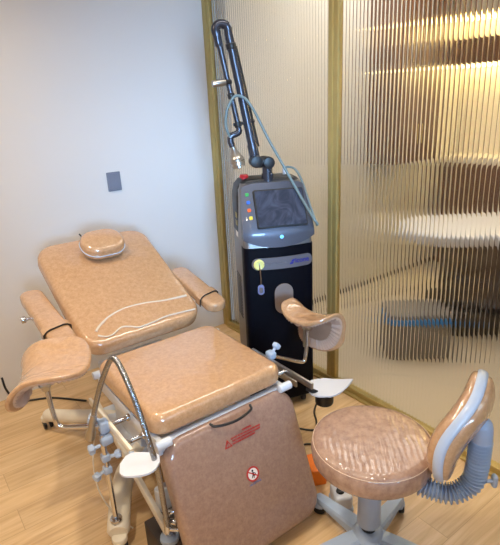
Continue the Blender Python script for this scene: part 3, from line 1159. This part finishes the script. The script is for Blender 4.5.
NX, NZ = 24, 20
vs, fs = [], []
Zb = lambda x: 0.952 + 0.042 * (abs(x) / 0.18) ** 2.2
def cface(u_, v_):
    """u -1..1, v 0 bottom..1 top; front surface of the console"""
    hw = 0.182 + (0.160 - 0.182) * v_ ** 1.6
    x = u_ * hw
    zb = Zb(x)
    zt = 1.255 - 0.02 * abs(u_) ** 6
    z = zb + (zt - zb) * v_
    y = -0.030 + 0.018 * u_ * u_
    q = max(0, (z - 1.02) / 0.235)
    y += 0.125 * q ** 1.15
    y += 0.05 * max(0, abs(u_) - 0.82) ** 1.2
    return Vector((x, y, z))
for j in range(NZ + 1):
    for i in range(NX + 1):
        vs.append(cface(-1 + 2 * i / NX, j / NZ))
o1 = len(vs)
for j in range(NZ + 1):
    for i in range(NX + 1):
        p_ = cface(-1 + 2 * i / NX, j / NZ)
        vs.append((p_.x, max(p_.y + 0.045, 0.03 + 0.11 * j / NZ), p_.z))
W_ = NX + 1
for j in range(NZ):
    for i in range(NX):
        a_ = j * W_ + i
        fs.append((a_, a_ + 1, a_ + W_ + 1, a_ + W_))
        fs.append((o1 + a_, o1 + a_ + W_, o1 + a_ + W_ + 1, o1 + a_ + 1))
for i in range(NX):
    for j in (0, NZ):
        a_ = j * W_ + i
        fs.append((a_, a_ + 1, o1 + a_ + 1, o1 + a_))
for j in range(NZ):
    for i in (0, NX):
        a_ = j * W_ + i
        fs.append((a_, a_ + W_, o1 + a_ + W_, o1 + a_))
b = B(); add(b, vs, fs); cons = Q('console', b, M['gun'], ang=50)
# dark hood behind the console
rl = []
for z, e in ((1.0, 0.003), (1.18, 0.003), (1.235, -0.008), (1.262, -0.03), (1.268, -0.06)):
    rl.append([(x, y, z) for x, y in sect(0.176 + e, 0.135 - e * 0.3, 0.318 + e * 0.5, 0.004, 0.035)])
b = B(); rings_mesh(b, rl); Q('hood', b, M['black'], ang=50)


def on_console(x, z, lift=0.001):
    """frame on the console face at local x, z"""
    def at(xx, zz):
        lo, hi = 0.0, 1.0
        for _ in range(30):
            mv = (lo + hi) / 2
            hw = 0.182 + (0.160 - 0.182) * mv ** 1.6
            p_ = cface(max(-1, min(1, xx / hw)), mv)
            if p_.z < zz:
                lo = mv
            else:
                hi = mv
        return p_
    p0, pu, px = at(x, z), at(x, z + 0.01), at(x + 0.01, z)
    uy = (pu - p0).normalized(); ux = (px - p0); ux = (ux - uy * ux.dot(uy)).normalized()
    nn = ux.cross(uy)
    return basis(p0 + nn * lift, ux, uy, nn)


ms = on_console(0.018, 1.137, 0.006)
b = B(); cushion(b, 0.128, 0.098, 0.02, 0.008, 0.003, ms, crown=0); scr = Q('screen', b, M['black'])
b = B(); cushion(b, 0.121, 0.091, 0.006, 0.004, 0.001, ms @ Matrix.Translation((0, 0, 0.002)), crown=0); Q('display', b, M['lcd'], scr)
for z, kx, mt in ((1.205, -0.138, 'green_ic'), (1.170, -0.137, 'blue_ic'), (1.135, -0.138, 'orange_ic'), (1.10, -0.135, 'yellow_ic')):
    b = B(); cushion(b, 0.009, 0.009, 0.006, 0.0055, 0.002, on_console(kx, z, 0.003), crown=0); Q('status_button', b, M[mt], cons)
b = B(); lathe(b, [(0.009, -0.004), (0.009, 0.002), (0.006, 0.004)], on_console(0.006, 1.005, 0.001), 20); Q('power_light', b, M['bluelight'], cons)
b = B(); cushion(b, 0.15, 0.002, 0.003, 0.0019, 0.001, on_console(0.0, 0.985, 0.0), crown=0)
b.free()
# emergency stop
b = B(); lathe(b, [(0.012, 0), (0.012, 0.012), (0.022, 0.014), (0.023, 0.024), (0.018, 0.031)], Matrix.Translation((-0.125, 0.20, 1.258)), 24); Q('emergency_button', b, M['red'])
# badge
fy = -0.022


def F(x, z, lift=0.0):
    bow = 0.018 * (1 - (min(abs(x), 0.148) / 0.148) ** 2)
    return basis((x, -0.003 - bow - lift, z), (1, 0, 0), (0, 0, 1), (0, -1, 0))


def bent(hx, hz, rc, cx_, cz_, lift, th):
    """rounded plate following the bowed front"""
    bm = B()
    rl_ = []
    for sc, dz in ((1.0, -0.004), (1.0, th * 0.6), (0.985, th), (0.7, th), (0.35, th), (0.02, th)):
        ring = []
        base_ = rrect(hx, hz, rc, 8)
        dense = []
        for q_ in range(len(base_)):
            (xa, za), (xb, zb) = base_[q_], base_[(q_ + 1) % len(base_)]
            ns = max(1, int(abs(xb - xa) / 0.012))
            dense += [(xa + (xb - xa) * i_ / ns, za + (zb - za) * i_ / ns) for i_ in range(ns)]
        for x, z in dense:
            X_ = cx_ + x * sc; Z_ = cz_ + z * sc
            bow = 0.018 * (1 - min(1, (abs(X_) / 0.148)) ** 2)
            ring.append((X_, -0.003 - bow - lift - dz, Z_))
        rl_.append(ring)
    rings_mesh(bm, rl_)
    return bm


badge = Q('badge_strip', bent(0.158, 0.031, 0.030, 0.012, 0.868, 0.0, 0.004), M['badge'], front)
b = B(); lathe(b, [(0.027, 0), (0.027, 0.008), (0.022, 0.012), (0.018, 0.010)], F(-0.112, 0.868, 0.004), 28); kr = Q('key_switch', b, M['keyglow'], front)
b = B(); box(b, F(-0.112, 0.868, 0.018).translation, (0.005, 0.014, 0.02), bev=0.002); tube(b, [(-0.112, -0.036, 0.858), (-0.108, -0.03, 0.80), (-0.108, -0.028, 0.765)], 0.0028, 8); Q('key', b, M['steel'], front)
b = B(); cushion(b, 0.017, 0.027, 0.006, 0.016, 0.002, F(-0.107, 0.735, 0.012), crown=0); fob = Q('key_fob', b, M['inkblue'], front)
b = B(); cushion(b, 0.010, 0.015, 0.003, 0.009, 0.001, F(-0.107, 0.733, 0.0135), crown=0); Q('fob_label', b, M['badge'], fob)
text('badge_name', 'icone', 0.036, M['ink'], basis((0.112, -0.0185, 0.872), (0.98, 0.16, 0), (0, 0, 1), (0.16, -0.98, 0)), badge, bold=0.0006)
b = B()
for q in ([(0.0, 0.0), (0.016, 0.004), (0.024, 0.016), (0.006, 0.012)], [(-0.008, -0.012), (0.010, -0.010), (0.016, 0.002), (-0.004, -0.002)]):
    prism(b, [(x * 0.95, y * 0.95) for x, y in q], 0.001, basis((0.052, -0.0246, 0.867), (1, 0.03, 0), (0, 0, 1), (0.03, -1, 0)))
Q('badge_mark', b, M['ink'], badge)
text('badge_line', 'FRACTIONAL CO2 LASER', 0.011, M['inkgrey'], basis((-0.03, -0.0255, 0.868), (1, 0, 0), (0, 0, 1), (0, -1, 0)), badge)
oval = Q('oval_plate', bent(0.049, 0.083, 0.048, 0.012, 0.672, 0.0, 0.003), M['oval'], front)
# side vents and stickers on the left flank
b = B()
for i in range(14):
    box(b, (-0.1785, 0.20, 0.52 + i * 0.018), (0.004, 0.12, 0.006), bev=0.001)
Q('side_vent', b, M['black'])
for z, mt in ((1.085, 'yellow_ic'), (1.045, 'yellow_ic'), (0.985, 'signwhite')):
    b = B(); box(b, (-0.1775, 0.19, z), (0.003, 0.05, 0.03), bev=0.0008); Q('warning_sticker', b, M[mt])
for x in (-0.13, 0.13):
    for y in (0.06, 0.27):
        b = B(); cyl(b, (x - 0.012, y, 0.03), (x + 0.012, y, 0.03), 0.03, 20, 0.005); box(b, (x, y, 0.058), (0.03, 0.04, 0.012), bev=0.003); Q('caster', b, M['black'])

# articulated arm (plane y = 0.15)
AY = 0.16
b = B(); lathe(b, [(0.030, 0), (0.030, 0.035), (0.026, 0.038), (0.026, 0.07)], Matrix.Translation((-0.01, AY, 1.255)), 26); base = Q('arm_socket', b, M['arm'])
b = B()
tube(b, spline([(-0.01, AY, 1.32), (-0.01, AY, 1.345), (-0.03, AY, 1.352), (-0.05, AY, 1.348), (-0.073, AY, 1.362)], 5), 0.028, 18)
cyl(b, (-0.005, AY - 0.03, 1.345), (-0.005, AY + 0.03, 1.345), 0.030, 22, 0.006)
cyl(b, (-0.070, AY - 0.034, 1.355), (-0.070, AY + 0.03, 1.355), 0.031, 22, 0.006)
Q('arm_elbow', b, M['black'])
big0, big1 = Vector((-0.068, AY, 1.35)), Vector((-0.171, AY, 1.94))
b = B(); tube(b, [big0, big0.lerp(big1, 0.1), big0.lerp(big1, 0.14), big0.lerp(big1, 0.16), big1], [0.026, 0.026, 0.026, 0.022, 0.020], 20); Q('lower_arm', b, M['arm'])
dv = Vector((0.021, 0.012, 0.004))
b = B(); tube(b, [big0.lerp(big1, 0.12) + dv, big0.lerp(big1, 0.9) + dv * 0.8], [0.017, 0.013], 16); Q('counterweight_rail', b, M['black'])
b = B(); cyl(b, big0.lerp(big1, 0.885), big0.lerp(big1, 0.93), 0.0245, 20, 0.004); Q('arm_collar', b, M['black'])
thin0, thin1 = Vector((-0.228, AY - 0.01, 1.95)), Vector((-0.146, AY - 0.01, 1.51))
b = B()
tube(b, spline([(-0.170, AY, 1.93), (-0.173, AY, 1.962), (-0.186, AY - 0.002, 1.976), (-0.214, AY - 0.006, 1.978), (-0.230, AY - 0.008, 1.962), (-0.228, AY - 0.01, 1.935), (-0.218, AY - 0.01, 1.88)], 6), [0.020] * 30 + [0.018] * 6 + [0.012], 16)
Q('arm_top_joint', b, M['arm'])
b = B(); tube(b, [thin0, thin0.lerp(thin1, 0.12), thin0.lerp(thin1, 0.2), thin1], [0.019, 0.016, 0.013, 0.013], 16); Q('upper_arm', b, M['arm'])
b = B()
c1 = thin0.lerp(thin1, 0.50)
tube(b, [c1 + Vector((0.012, 0, 0.0)), c1 + Vector((-0.016, -0.012, 0.0))], 0.013, 14)
Q('tube_clip', b, M['black'])
b = B(); c2 = thin0.lerp(thin1, 0.64); cyl(b, c2 + Vector((-0.003, 0, 0.012)), c2 + Vector((0.002, 0, -0.012)), 0.0175, 16, 0.003)
Q('tube_clip', b, M['black'])
b = B(); c3 = thin0.lerp(thin1, 0.94); cyl(b, c3 + Vector((-0.022, 0, 0.0)), c3 + Vector((0.085, 0.01, 0.012)), 0.008, 12, 0.002); cyl(b, c3 + Vector((-0.004, 0, 0.012)), c3 + Vector((0.003, 0, -0.012)), 0.018, 16, 0.003)
Q('tube_clip', b, M['black'])
b = B(); cyl(b, c1 + Vector((-0.014, -0.012, 0)), c1 + Vector((-0.078, -0.02, -0.006)), 0.0155, 20, 0.003); Q('arm_rest_roller', b, M['steel'])
b = B()
tube(b, spline([(-0.146, AY - 0.01, 1.515), (-0.150, AY - 0.01, 1.50), (-0.168, AY - 0.012, 1.492), (-0.188, AY - 0.012, 1.484), (-0.192, AY - 0.012, 1.46), (-0.184, AY - 0.012, 1.435)], 5), 0.0155, 16)
Q('wrist_joint', b, M['arm'])
h0, h1 = Vector((-0.184, AY - 0.012, 1.44)), Vector((-0.158, AY - 0.015, 1.335))
b = B(); tube(b, [h0, h0.lerp(h1, 0.28), h0.lerp(h1, 0.42), h0.lerp(h1, 0.48), h0.lerp(h1, 0.56), h0.lerp(h1, 0.6), h0.lerp(h1, 0.9), h0.lerp(h1, 0.92), h1, h1 + Vector((0.001, 0, -0.003))], [0.014, 0.018, 0.026, 0.028, 0.034, 0.037, 0.037, 0.034, 0.034, 0.02], 22); hand = Q('handpiece', b, M['steel'])
b = B(); cyl(b, h0.lerp(h1, 0.7), h0.lerp(h1, 0.74), 0.0385, 20, 0.002); Q('handpiece_ring', b, M['chrome'], hand)
# thin tube looping from the handpiece over the clip and down to the right side
pts = spline([(-0.192, AY - 0.02, 1.475), (-0.212, AY - 0.025, 1.53), (-0.205, AY - 0.03, 1.60), (-0.175, AY - 0.03, 1.655), (-0.148, AY - 0.03, 1.668), (-0.11, AY - 0.03, 1.65), (-0.07, AY - 0.035, 1.59), (-0.01, AY - 0.05, 1.46), (0.06, AY - 0.08, 1.32), (0.12, AY - 0.13, 1.19), (0.165, AY - 0.19, 1.09), (0.19, AY - 0.20, 1.05)], 8)
b = B(); tube(b, pts, 0.0068, 12); hz = Q('air_hose', b, M['hose'])
b = B(); tube(b, spline([(0.10, 0.24, 1.262), (0.105, 0.235, 1.30), (0.13, 0.22, 1.305), (0.155, 0.19, 1.285), (0.172, 0.15, 1.23), (0.185, 0.06, 1.12), (0.192, -0.02, 1.04)], 6), 0.006, 10); Q('return_hose', b, M['hose'])
b = B(); cyl(b, (0.10, 0.24, 1.255), (0.10, 0.24, 1.31), 0.009, 14, 0.003); Q('hose_port', b, M['plateplastic'])

# ------------------------------------------------------------------ stool
ST = thing('stool', 'round tan vinyl stool with grey column, five legs and small backrest at front right', 'stool', (-0.785, -2.095, 0))


def T_(name, bm, mat, parent=None, ang=38):
    o = obj(name, bm, mat, ang=ang)
    o.parent = parent or ST
    return o


k = NT('stool_vinyl_wrap')
v = k.coord()
n1 = k.n('ShaderNodeTexNoise', Scale=38.0, Detail=6.0, Roughness=0.65)
k.l(v, n1.inputs['Vector'])
k.l(k.ramp(n1.outputs[0], [(0.32, srgb(142, 108, 90)), (0.5, srgb(162, 128, 108)), (0.68, srgb(178, 144, 122))]), k.b.inputs['Base Color'])
k.b.inputs['Roughness'].default_value = 0.45
k.b.inputs['Coat Weight'].default_value = 1.0
k.b.inputs['Coat Roughness'].default_value = 0.05
wv = k.n('ShaderNodeTexWave', Scale=16.0, Distortion=3.0, Detail=1.5)
wv.inputs['Detail Scale'].default_value = 1.2
mp = k.coord(rot=(0, 0, radians(40)))
k.l(mp, wv.inputs['Vector'])
k.l(k.bump(wv.outputs['Fac'], 0.18, 0.012), k.b.inputs['Coat Normal'])
M['stool'] = k.m
SR, STZ = 0.205, 0.54
b = B()
prof_ = [(0.02, STZ - 0.088), (SR - 0.02, STZ - 0.088), (SR - 0.008, STZ - 0.085), (SR - 0.001, STZ - 0.075), (SR + 0.003, STZ - 0.045), (SR, STZ - 0.02), (SR - 0.006, STZ - 0.010), (SR - 0.016, STZ - 0.002), (SR - 0.03, STZ + 0.001), (SR * 0.7, STZ + 0.0035), (SR * 0.4, STZ + 0.005), (0.0, STZ + 0.0055)]
lathe(b, prof_, None, 64)
sseat = T_('seat', b, M['stool'], ang=50)
b = B()
tube(b, [((SR - 0.0035) * cos(2 * pi * i / 64), (SR - 0.0035) * sin(2 * pi * i / 64), STZ - 0.0125) for i in range(65)], 0.0014, 8); T_('seam_piping', b, M['seam'], sseat)
b = B(); lathe(b, [(0.05, STZ - 0.10), (0.05, STZ - 0.088)], None, 24); box(b, (0, 0, STZ - 0.1), (0.16, 0.12, 0.016), bev=0.004); T_('seat_plate', b, M['bluegrey'])
b = B(); lathe(b, [(0.030, 0.25), (0.033, 0.37), (0.033, STZ - 0.10)], None, 28); lathe(b, [(0.040, 0.165), (0.042, 0.17), (0.040, 0.39), (0.036, 0.395)], None, 28); T_('column_cover', b, M['bluegrey'])
b = B(); lathe(b, [(0.026, 0.08), (0.026, 0.20)], None, 24); T_('gas_lift', b, M['black'])
b = B()
lathe(b, [(0.03, 0.072), (0.055, 0.075), (0.06, 0.09), (0.056, 0.122), (0.044, 0.134), (0.036, 0.138)], None, 30)
T_('base_hub', b, M['bluegrey'])
for i in range(5):
    a = radians(86 + 72 * i)
    d = Vector((cos(a), sin(a), 0)); sdir = Vector((-sin(a), cos(a), 0))
    b = B()
    rl = []
    for s, hw, zt, zb in ((0.035, 0.034, 0.128, 0.075), (0.10, 0.032, 0.116, 0.075), (0.2, 0.027, 0.095, 0.065), (0.27, 0.024, 0.080, 0.058), (0.29, 0.018, 0.076, 0.060)):
        c = d * s
        rl.append([tuple(c + sdir * x + Vector((0, 0, z))) for x, z in ((-hw, zb), (-hw, zt - 0.012), (-hw * 0.75, zt - 0.003), (0, zt), (hw * 0.75, zt - 0.003), (hw, zt - 0.012), (hw, zb))])
    rings_mesh(b, rl)
    lg = T_('leg', b, M['bluegrey'])
    b = B()
    c = d * 0.272
    r2 = Matrix.Rotation(a + 0.6, 3, 'Z')
    for s in (-1, 1):
        q = c + r2 @ Vector((0, s * 0.013, 0.026))
        cyl(b, q - r2 @ Vector((0, 0.010, 0)), q + r2 @ Vector((0, 0.010, 0)), 0.026, 20, 0.004)
    cs = T_('caster', b, M['black'], lg)
    b = B()
    rl = []
    for yy in (-0.0075, -0.0255, -0.027):
        pass
    lathe(b, [(0.026, 0.046), (0.029, 0.034), (0.027, 0.05), (0.018, 0.060), (0.006, 0.062)], Matrix.Translation(c), 20)
    T_('caster_hood', b, M['knobgrey'], cs)

# backrest: bellows arm and lens-shaped pad
def spl(a): return spline(a, 10)


arm = spl([(0.03, -0.15, STZ - 0.10), (0.055, -0.20, STZ - 0.112), (0.09, -0.255, STZ - 0.11), (0.128, -0.288, STZ - 0.075), (0.143, -0.297, STZ - 0.02), (0.146, -0.298, STZ + 0.095)])
# resample with bellows ripple
fine = []
rad = []
for i in range(len(arm) - 1):
    for j in range(6):
        fine.append(arm[i].lerp(arm[i + 1], j / 6))
fine.append(arm[-1])
acc = 0
for i, p_ in enumerate(fine):
    if i:
        acc += (fine[i] - fine[i - 1]).length
    rad.append(0.029 + 0.0065 * sin(acc * 2 * pi / 0.0125))
b = B(); tube(b, fine, rad, 22); T_('bellows_arm', b, M['bluegrey'], ang=75)
pcn = Vector((0.128, -0.24, STZ + 0.122))
pn = Vector((-0.34, 0.915, 0.22)).normalized()
pu_ = Vector((0.584, 0.005, 0.815)); pu_ = (pu_ - pn * pu_.dot(pn)).normalized(); px_ = pu_.cross(pn)
PM = basis(pcn, px_, pu_, pn)


def lens(hw, hh, t0, t1, curve, rim=False):
    bm = B()
    N = 60
    rl_ = []
    def shape(sc, z):
        out = []
        for i in range(N):
            a = 2 * pi * i / N
            x = math.copysign(abs(cos(a)) ** 0.8, cos(a)) * hw * sc
            y = math.copysign(abs(sin(a)) ** 0.85, sin(a)) * hh * sc
            out.append((x, y, z + curve * (x / hw) ** 2 - 0.016 * sin(pi * max(-1, min(1, y / hh)))))
        return out
    if rim:
        for sc, z in ((0.93, -0.016), (1.0, -0.015), (1.025, -0.008), (1.03, 0), (1.025, 0.008), (1.0, 0.015), (0.93, 0.016)):
            rl_.append(shape(sc, z))
        rings_mesh(bm, rl_, PM)
    else:
        seq = [(0.97, 0.0)] + [(cos(pi / 2 * i / 8) * 0.97, t0 + (t1 - t0) * sin(pi / 2 * i / 8) ** 0.7) for i in range(0, 8)] + [(0.03, t1)]
        for sc, z in seq:
            rl_.append(shape(sc, z))
        rings_mesh(bm, rl_, PM)
    return bm


pad = T_('backrest', lens(0.14, 0.18, 0.014, 0.054, 0.012), M['vinyl_pad'], ang=60)
T_('edge_band', lens(0.14, 0.18, 0, 0, 0.012, True), M['trimgrey'], pad, ang=60)
T_('rear_shell', lens(0.14, 0.18, -0.014, -0.05, 0.012), M['vinyl_pad'], pad, ang=60)
b = B()
q = PM @ Vector((0, -0.01, -0.045))
e1 = Vector((0.146, -0.298, STZ + 0.085))
tube(b, spline([e1, e1 + Vector((0.0, 0, 0.03)), e1 + Vector((-0.002, 0.004, 0.06)), e1 + Vector((-0.008, 0.015, 0.09))], 6), [0.026] + [0.032] * 12 + [0.03, 0.027, 0.024, 0.02, 0.014, 0.006][:6], 20)
T_('back_bracket', b, M['bluegrey'])
kb = e1 + Vector((0.006, -0.028, -0.135))
b = B(); cyl(b, kb, kb + Vector((0.018, -0.012, 0)), 0.006, 10); box(b, kb + Vector((0.022, -0.015, 0)), (0.016, 0.024, 0.046), Matrix.Rotation(radians(-35), 3, 'Z'), 0.008, 3); T_('back_knob', b, M['bluegrey'])

# ------------------------------------------------------------------ small things on the floor
t = thing('foot_switch', 'small white foot switch with black knob on the floor under the stool', 'foot switch', (-0.65, -1.83, 0))
b = B(); cushion(b, 0.038, 0.052, 0.06, 0.015, 0.012, basis((-0.672, -1.853, 0.075), Vector((0.85, -0.5, 0)).normalized(), Vector((0.5, 0.85, 0)).normalized(), (0, 0, 1))); obj('housing', b, M['plateplastic'], wparent=t)
b = B(); lathe(b, [(0.016, 0), (0.018, 0.004), (0.016, 0.012), (0.01, 0.015)], Matrix.Translation((-0.685, -1.86, 0.076)), 20); obj('knob', b, M['black'], wparent=t)
b = B(); cushion(b, 0.042, 0.056, 0.02, 0.015, 0.006, basis((-0.672, -1.853, 0.02), Vector((0.85, -0.5, 0)).normalized(), Vector((0.5, 0.85, 0)).normalized(), (0, 0, 1)), crown=0); obj('base_plate', b, M['trimgrey'], wparent=t)

t = tag(obj('parts_box', (lambda bm: (cushion(bm, 0.035, 0.06, 0.08, 0.012, 0.006, basis((-0.64, -1.665, 0.08), (0.9, -0.43, 0), (0.43, 0.9, 0), (0, 0, 1)), crown=0), bm)[1])(B()), M['orange']), 'bright orange box on the floor between leg panel and stool', 'box')
t = tag(obj('floor_pedal', (lambda bm: (box(bm, (-0.555, -1.72, 0.025), (0.06, 0.09, 0.05), Matrix.Rotation(0.5, 3, 'Z'), 0.012), bm)[1])(B()), M['black']), 'black pedal on the floor beside the orange box', 'pedal')

b = B(); tube(b, spline([(-1.62, -0.02, 0.16), (-1.615, -0.05, 0.09), (-1.58, -0.09, 0.02), (-1.53, -0.11, 0.006), (-1.40, -0.18, 0.006), (-1.25, -0.35, 0.006)]), 0.006, 10)
tag(obj('power_cord', b, M['black']), 'black cord running down the wall and along the floor at far left', 'cord', 'black cords on the floor')
b = B(); tube(b, spline([(-0.55, -1.15, 0.006), (-0.50, -1.30, 0.006), (-0.42, -1.42, 0.006), (-0.36, -1.38, 0.006), (-0.30, -1.30, 0.006), (-0.18, -1.22, 0.006)]), 0.005, 10)
tag(obj('power_cord', b, M['black']), 'black cord curving over the floor beyond the round stool seat', 'cord', 'black cords on the floor')
b = B(); tube(b, spline([(-0.70, -1.38, 0.006), (-0.62, -1.46, 0.006), (-0.52, -1.48, 0.006), (-0.47, -1.56, 0.006), (-0.50, -1.66, 0.006), (-0.56, -1.72, 0.006)]), 0.005, 10)
tag(obj('power_cord', b, M['black']), 'black cord on the floor between the exam chair and the round stool', 'cord', 'black cords on the floor')
